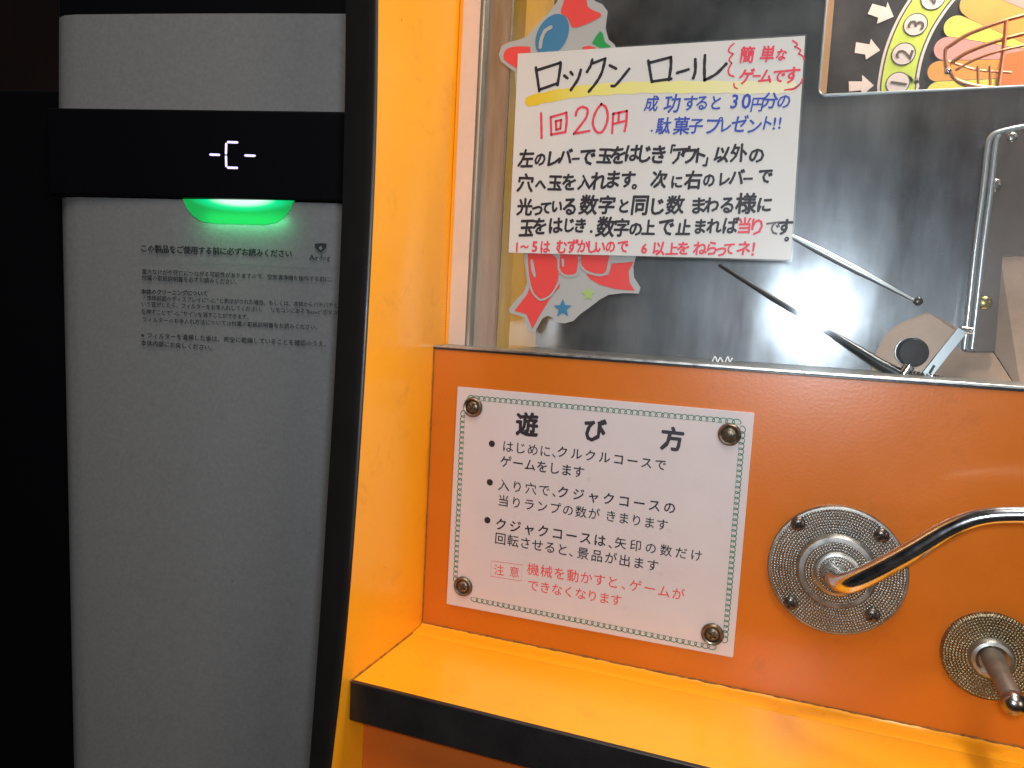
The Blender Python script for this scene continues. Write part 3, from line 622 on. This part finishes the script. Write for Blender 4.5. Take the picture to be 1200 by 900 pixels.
# ------------------------------------------------------------------ instruction placard
YP=-.0016
pl=tag(empty('instruction_placard',PY(700,700,0)),'white acrylic placard with printed Japanese rules screwed to the orange panel','placard')
P=[PY(*q,YP) for q in ((536,453),(884,484),(859,771),(523,708))]
mb=MB(); bm=bmesh.new(); vv=[bm.verts.new(p) for p in P]+[bm.verts.new(Vector((p.x,-.0001,p.z))) for p in P]
for f in ((0,1,2,3),(7,6,5,4),(0,4,5,1),(1,5,6,2),(2,6,7,3),(3,7,4,0)): bm.faces.new([vv[i] for i in f])
bmesh.ops.recalc_face_normals(bm,faces=bm.faces); bmesh.ops.bevel(bm,geom=bm.edges[:],offset=.0003,segments=2,affect='EDGES'); bm.verts.index_update()
mb.add([v.co.copy() for v in bm.verts],[[v.index for v in f.verts] for f in bm.faces]); bm.free(); mb.build('board',ACRYL,pl)
YT=YP-.00012
cP=lambda x,y:(500+x*.4,430+y*.4)
def L(text,a,b_,h,off=0,mb=None,m_=INK,nm='printed_line',sx=1,res=2):
    own=mb is None
    if own: mb=MB()
    line(text,cP(*a),cP(*b_),h*.4,YT,mb,sx,off,res)
    if own: mb.build(nm,m_,pl)
    return mb
for ch_,x_,y_,a_ in (('遊',294,168,-.08),('び',492,185,-.09),('方',720,211,-.11)):
    mb=MB(); put(mb,ch_,*cP(x_,y_),YT,29,a_,.97,0,.036); mb.build('title_character',INK,pl)
mb=L('はじめに、',(238,233),(384,251),37,.004,MB()); L('クルクルコースで',(398,249),(685,286),36,.014,mb); mb.build('printed_line',INK,pl)
mb=L('ゲームをします',(232,277),(445,307),37,.012,MB()); mb.build('printed_line',INK,pl)
mb=L('入り穴で、',(226,346),(384,366),37,.004,MB()); L('クジャクコースの',(400,367),(712,412),38,.016,mb); mb.build('printed_line',INK,pl)
mb=L('当りランプの数が',(225,392),(490,430),36,.006,MB()); L('きまります',(540,437),(690,462),36,.006,mb); mb.build('printed_line',INK,pl)
mb=L('クジャクコースは',(218,461),(507,508),38,.016,MB()); put(mb,'、',*cP(548,516),YT,15); L('矢印の数だけ',(568,516),(790,552),36,.006,mb); mb.build('printed_line',INK,pl)
mb=L('回転させると',(216,503),(398,535),37,.006,MB()); put(mb,'、',*cP(432,540),YT,15); L('景品が出ます',(458,546),(662,581),37,.006,mb); mb.build('printed_line',INK,pl)
mb=L('機械を動かすと',(312,593),(545,630),38,.004,MB()); put(mb,'、',*cP(586,636),YT,15); L('ゲームが',(612,641),(737,665),38,.004,mb); L('できなくなります',(312,640),(555,683),36,.004,mb)
L('注意',(212,595),(257,601),33,.003,mb)
bx=[cP(190,568),cP(280,580),cP(277,627),cP(187,613)]
mb.ribbon([PY(*q,YT) for q in bx],.00022,True); mb.build('warning_print',RPRINT,pl)
for q in ((486,318),(722,470),(696,595),(590,694)):
    mb=MB(); put(mb,'。',*cP(*q),YT,15); mb.build('faded_full_stop',FINK,pl)
for q in ((191,225),(185,338),(178,449)):
    MB().disc(PY(*cP(*q),YT),.00165,24).build('bullet_print',INK,pl)
# coil border
mb=MB()
def coil(a,b_,n,out):
    A=PY(*a,YT); B_=PY(*b_,YT); t=(B_-A); Ln=t.length; t.normalize(); nn=Vector((-t.z,0,t.x))*out; pts=[]
    p_=Ln/n; S=14
    for i in range(n*S+1):
        th=2*math.pi*i/S; pts.append(A+t*(p_*i/S-math.sin(th)*p_*.38)+nn*(1-math.cos(th))*.00105)
    mb.ribbon(pts,.00042,caps=False)
    mb.ribbon([A-nn*.0001,B_-nn*.0001],.00016,caps=False)
coil((549,468),(867,497),46,1); coil((553,700),(838,757),42,-1)
coil((544.5,482),(535.5,682),33,-1); coil((868,500),(847,752),40,1)
mb.build('coil_border',GINK,pl)
def placard_screw(px,py):
    c=PY(px,py,YP); screw_mb(c,.0030,.0014,True,1.72).build('screw',SCREW,pl)
for q in ((554.5,477),(855,509),(543,687),(835,743)): placard_screw(*q)

# ------------------------------------------------------------------ crank levers
lv=tag(empty('crank_lever',PY(980,666,0)),'chrome crank lever bent to the right from large round stippled plate','lever')
c=PY(980,667,0); R0=.0283
MB().lathe(c,[(R0,0),(R0,.0022),(R0*.985,.0029),(R0*.955,.0030)],96).build('plate_rim',SATIN,lv)
MB().lathe(c,[(R0*.957,.0025),(R0*.955,.0031),(R0*.57,.0033)],96).build('escutcheon',STIP,lv)
MB().lathe(c,[(R0*.585,.0030),(R0*.57,.0046),(R0*.54,.0056),(R0*.47,.0058)],80).build('step_ring',SATIN,lv)
MB().lathe(c,[(R0*.472,.0050),(R0*.47,.0059),(R0*.33,.0062)],80).build('inner_plate',STIP,lv)
MB().lathe(c,[(R0*.345,.0060),(R0*.335,.0074),(R0*.30,.0080),(R0*.27,.0081)],64).build('inner_ring',SATIN,lv)
MB().lathe(c,[(R0*.275,.0070),(R0*.272,.0083),(R0*.16,.0088),(R0*.15,.0060)],64).build('hub',STIP,lv)
for q in ((935.5,613.5),(1033,627),(926.5,706),(1022.5,720.5)):
    screw_mb(PY(q[0],q[1],-.003),.0031,.0020).build('screw',SCREWB,lv)
path=[(971,667,.000),(973,670,-.009),(977,676,-.016),(986,682.5,-.0225),(1000,681,-.027),(1030,667,-.030),(1070,645,-.033),(1105,624,-.035),(1128,613,-.036),(1150,606.5,-.037),(1180,603.5,-.038),(1240,604,-.040),(1290,606,-.040)]
path=smooth(path,7); P=[PY(x,y,yy) for x,y,yy in path]; n=len(P)
rad=[]
for (x,y,yy) in path:
    k=min(1,max(0,(x-990)/170)); rad.append(.0045*(1-k)+.0031*k)
MB().tube(P,rad,28).build('crank_rod',CHROME,lv)

l2=tag(empty('shooter_lever',PY(1160,768,0)),'short lever with dark tip sticking out of smaller brass toned round plate','lever')
c=PY(1160,768,0); R1=.0183
MB().lathe(c,[(R1,0),(R1,.0016),(R1*.97,.0024),(R1*.9,.0028),(R1*.86,.0026)],80).build('plate_rim',STIPB,l2)
MB().lathe(c,[(R1*.87,.0022),(R1*.84,.0018),(R1*.45,.0020),(R1*.40,.0030)],80).build('escutcheon',STIPB,l2)
MB().lathe(c,[(R1*.47,.0018),(R1*.46,.0040),(R1*.41,.0054),(R1*.34,.0058),(R1*.27,.0048)],64).build('collar',SATIN,l2)
ps=[(1160,766,-.002),(1164,774,-.010),(1172,790,-.022),(1180,806,-.032),(1186,818,-.038)]
P=[PY(*q) for q in ps]; MB().tube(P,[.0039,.0039,.0037,.0035,.0034],24).build('lever_rod',mat('dull_steel_rod',(.22,.20,.17),.45,.8,var=.2,vscale=200),l2)
c=PY(1188,824,-.041); mb=MB(); bm=bmesh.new(); bmesh.ops.create_uvsphere(bm,u_segments=28,v_segments=18,radius=.0044)
bm.verts.index_update(); mb.add([v.co+c for v in bm.verts],[[v.index for v in f.verts] for f in bm.faces],True); bm.free(); mb.build('ball_tip',mat('dark_chrome_tip',(.30,.26,.24),.28,1),l2)

# ------------------------------------------------------------------ AIR PURIFIER
YU=.0
xp=c2w((.9940,.0470,-.0990)).normalized(); zp=-c2w((-.0316,.995,.0906)); zp=(zp-xp*zp.dot(xp)).normalized(); yp=zp.cross(xp)
OP=CAM+ray(270,233)*(.47/ray(270,233).length)
pu=tag(empty('air_purifier',OP),'tall grey air purifier with black display band and green status light beside the cabinet','air purifier')
pu.matrix_world=Matrix(((xp.x,yp.x,zp.x,OP.x),(xp.y,yp.y,zp.y,OP.y),(xp.z,yp.z,zp.z,OP.z),(0,0,0,1)))
FRAME=(OP,Matrix((xp,yp,zp)))
def UX(x,y): return PY(x,y,YU)
zt=UX(240,17).z; zb=PY(200,1050,YU).z
# front panels: rounded left edge, right edge hidden behind the cabinet wall
def front(ptsL,ztop,zbot,name,m_,y0=YU):
    # ptsL: left edge photo points (top, bottom)
    xa=PY(*ptsL[0],y0).x; xb=PY(*ptsL[1],y0).x; xr=PY(490,400,y0).x; secs=[(0,.03),(.0008,.018),(.0028,.010),(.0065,.0045),(.012,.0014),(.020,0)]
    mb=MB(); vs=[]; NZ=12
    for j in range(NZ+1):
        z=ztop+(zbot-ztop)*j/NZ; x0=xa+(xb-xa)*j/NZ
        row=[(x0+s_[0],y0+s_[1],z) for s_ in secs]; k_=8
        row+=[(x0+.020+(xr-x0-.020)*i/k_,y0-.0015*math.sin(math.pi*i/k_),z) for i in range(1,k_+1)]+[(xr,y0+.016,z)]
        vs+=row
    w_=len(row); mb.add(vs,[(j*w_+i,(j+1)*w_+i,(j+1)*w_+i+1,j*w_+i+1) for j in range(NZ) for i in range(w_-1)],True)
    nv=len(vs); mb.add(vs[:w_],[tuple(range(w_))]); mb.add(vs[-w_:],[tuple(range(w_))[::-1]]); return mb.build(name,m_,pu)
zb1=UX(240,130).z; zb2=UX(240,233).z
front([(50,17),(50,130)],zt,zb1,'upper_front',PURW)
front([(54,236),(70,900)],zb2-.0008,UX(200,1010).z,'lower_front',PURW)
xr=PY(490,400,YU).x; xl=UX(68,180).x
MB().box((xl-.004,YU-.003,zb2),(xr,YU+.03,zb1),.0012).build('display_band',PURB,pu)
band=[o for o in COL.objects if o.name=='display_band'][0]
MB().box((UX(-130,500).x,YU+.0165,UX(200,1010).z-.01),(xr+.01,YU+.20,UX(30,95).z),.002).build('body',PURB,pu)
MB().box((UX(62,17).x,YU+.004,zb1-.0001),(xr+.01,YU+.15,zt+.10),.002).build('top_housing',PURB,pu)
# seven segment characters
YD=YU-.0033
c7=lambda x,y:(60+x/2.8125,110+y/2.8125)
for seg_ in ([(525,200),(553,201)],[(583,159),(613,160)],[(577,165),(576,196)],[(576,207),(577,238)],[(583,243),(612,244)],[(640,203),(670,204)]):
    mb=MB(); P=[PY(*c7(*q),YD) for q in seg_]; mb.ribbon(P,.00125,caps=True); mb.build('display_segment',LTXT,band)
# green status lamp in a notch under the band
YLm=YU-.0018
LG,nt,p=nodes('green_lamp_diffuser'); N=nt.nodes.new; Lk=nt.links.new
tc=N('ShaderNodeTexCoord'); c=PY(283,233,YLm); half=(PY(343,240,YLm)-PY(215,240,YLm)).length/2; hgt=(PY(280,233,YLm)-PY(280,262,YLm)).length
mp=N('ShaderNodeMapping'); mp.vector_type='POINT'; Lk(tc.outputs['Object'],mp.inputs[0])
lampc=(c.x,c.y,c.z)
vm=N('ShaderNodeVectorMath'); vm.operation='SUBTRACT'; Lk(tc.outputs['Object'],vm.inputs[0]); vm.inputs[1].default_value=(0,0,0)
vs_=N('ShaderNodeVectorMath'); vs_.operation='MULTIPLY'; Lk(vm.outputs[0],vs_.inputs[0]); vs_.inputs[1].default_value=(1/(half*.98),0,1/(hgt*.55))
ln=N('ShaderNodeVectorMath'); ln.operation='LENGTH'; Lk(vs_.outputs[0],ln.inputs[0])
cr=N('ShaderNodeValToRGB'); Lk(ln.outputs['Value'],cr.inputs[0]); e=cr.color_ramp.elements; e[0].position=.38; e[0].color=(.75,1,.9,1); e[1].position=1.35; e[1].color=(0,.30,.05,1); e.new(.65).color=(.0,.78,.28,1)
Lk(cr.outputs[0],p.inputs['Emission Color']); p.inputs['Emission Strength'].default_value=1.15; p.inputs['Base Color'].default_value=(.02,.1,.04,1); p.inputs['Specular IOR Level'].default_value=0
pts=[(214,233),(218,243),(225,252),(236,259.5),(252,262),(310,263.5),(324,261),(334,254),(341,244),(344,235)]
P=[PY(x,y,YLm) for x,y in pts]
mb=MB(); nP=len(P); mb.add([p_-c for p_ in P]+[p_-c+Vector((0,.0016,0)) for p_ in P],[tuple(range(nP))]+[(i,i+nP,(i+1)%nP+nP,(i+1)%nP) for i in range(nP)])
o=mb.build('status_lamp',LG); o.location=c; o.parent=pu
gl_=bpy.data.lights.new('status_light','AREA'); gl_.shape='RECTANGLE'; gl_.size=.045; gl_.size_y=.004; gl_.energy=.009; gl_.color=(.1,1,.35)
go=bpy.data.objects.new('status_light',gl_); COL.objects.link(go); go.parent=pu; go.location=PY(281,254,YU-.008); go.rotation_euler=(math.radians(60),0,0)
# printed label
YL=YU-.0022
cL=lambda x,y:(150+x/4.444,220+y/4.444)
def LL(text,a,b_,h,m_=PTXT,off=.01,res=1):
    mb=MB(); line(text,cL(*a),cL(*b_),h/4.444,YL,mb,1,off,res); return mb.build('label_line',m_,pu)
LL('この製品をご使用する前に必ずお読みください',(82,315),(836,343),42,off=.028)
LL('重大なけがや死亡につながる可能性がありますので、空気清浄機を操作する前に、',(85,436),(1065,478),30,off=.012)
LL('付属の取扱説明書を必ずお読みください。',(85,468),(572,490),30,off=.012)
LL('本体のクリーニングについて',(82,540),(402,551),30,off=.026)
LL('・本体前面のディスプレイに"-C-"と表示がされた場合、もしくは、本体からパチパチと',(85,573),(1082,612),29,off=.012)
LL('いう音がしたら、フィルターをお手入れしてください。　リモコンにある"Reset"ボタン',(82,606),(1078,650),29,off=.012)
LL('を押すことで"-C-"サインを消すことができます。',(82,645),(632,673),29,off=.012)
LL('フィルターのお手入れ方法については付属の取扱説明書をお読みください。',(88,686),(990,727),29,off=.012)
LL('※フィルターを清掃した後は、完全に乾燥していることを確認のうえ、',(82,768),(1035,814),32,off=.012)
LL('本体内部にお戻しください。',(82,808),(442,833),32,off=.012)
mb=MB(); mb.ribbon([PY(*cL(62,376),YL),PY(*cL(1102,414),YL)],.00035,caps=False); mb.build('label_rule',mat('grey_rule',(.16,.16,.17),.6),pu)
MB().flat(poly([cL(*q) for q in [(972,292),(1000,288),(1034,290),(1032,312),(1004,338),(974,312)]],YL)).build('heart_emblem',PTXT,pu)
MB().flat(poly([cL(*q) for q in [(1003,302),(1014,314),(1003,326),(992,314)]],YL-.0001)).build('emblem_diamond',PURW,pu)
mb=MB()
for ch,x in (('A',958),('i',975),('r',986),('d',1003),('o',1023),('g',1044)): put(mb,ch,*cL(x,362),YL,40/4.444,-.04,1.05,0,.02 if ch=='A' else .004,1)
mb.build('emblem_lettering',PTXT,pu)

FRAME=None
# white squiggle on the glass
mb=MB(); strokes(mb,[[(835,423),(838,418),(841,424),(844,419),(847,424)],[(850,424),(853,418),(855,424),(858,420)]],lambda x,y:(x,y),1.5,YG-.0002); mb.build('glass_squiggle',mat('white_squiggle',(.8,.8,.8),.7),cab)
# ------------------------------------------------------------------ dim room behind
MB().box((-2.5,1.3,-2.0),(2.5,1.4,2.0)).build('wall',WALLM)['kind']='structure'
MB().box((-2.5,-1.0,-1.1),(2.5,1.3,-1.08)).build('floor',WALLM)['kind']='structure'

# dark room added behind the photographer for the steel and chrome to reflect
ROOM=mat('room_wall_paint',(.03,.036,.045),.8,var=.6,vscale=2.5)
POST=mat('pale_reflection_post',(.75,.62,.48),.7)
MAROON=mat('maroon_reflection_panel',(.22,.05,.08),.9)
def room(a,b,name,m_): MB().box(a,b).build(name,m_)['kind']='structure'
room((-2.5,-1.75,-1.1),(2.5,-1.70,2.4),'rear_wall',ROOM)
room((-.46,-1.69,-1.08),(-.40,-1.64,.34),'added_reflection_post',POST)  # posts, beam and maroon boxes are added to give reflected bands
room((-.24,-1.69,-1.08),(-.20,-1.64,.30),'added_reflection_post',POST)
room((-1.5,-1.69,.48),(1.8,-1.63,.54),'added_reflection_beam',POST)
room((.30,-1.69,-.1),(.62,-1.62,.44),'added_reflection_panel',MAROON)
room((-.15,-1.69,-.3),(.02,-1.62,.42),'added_reflection_panel',MAROON)
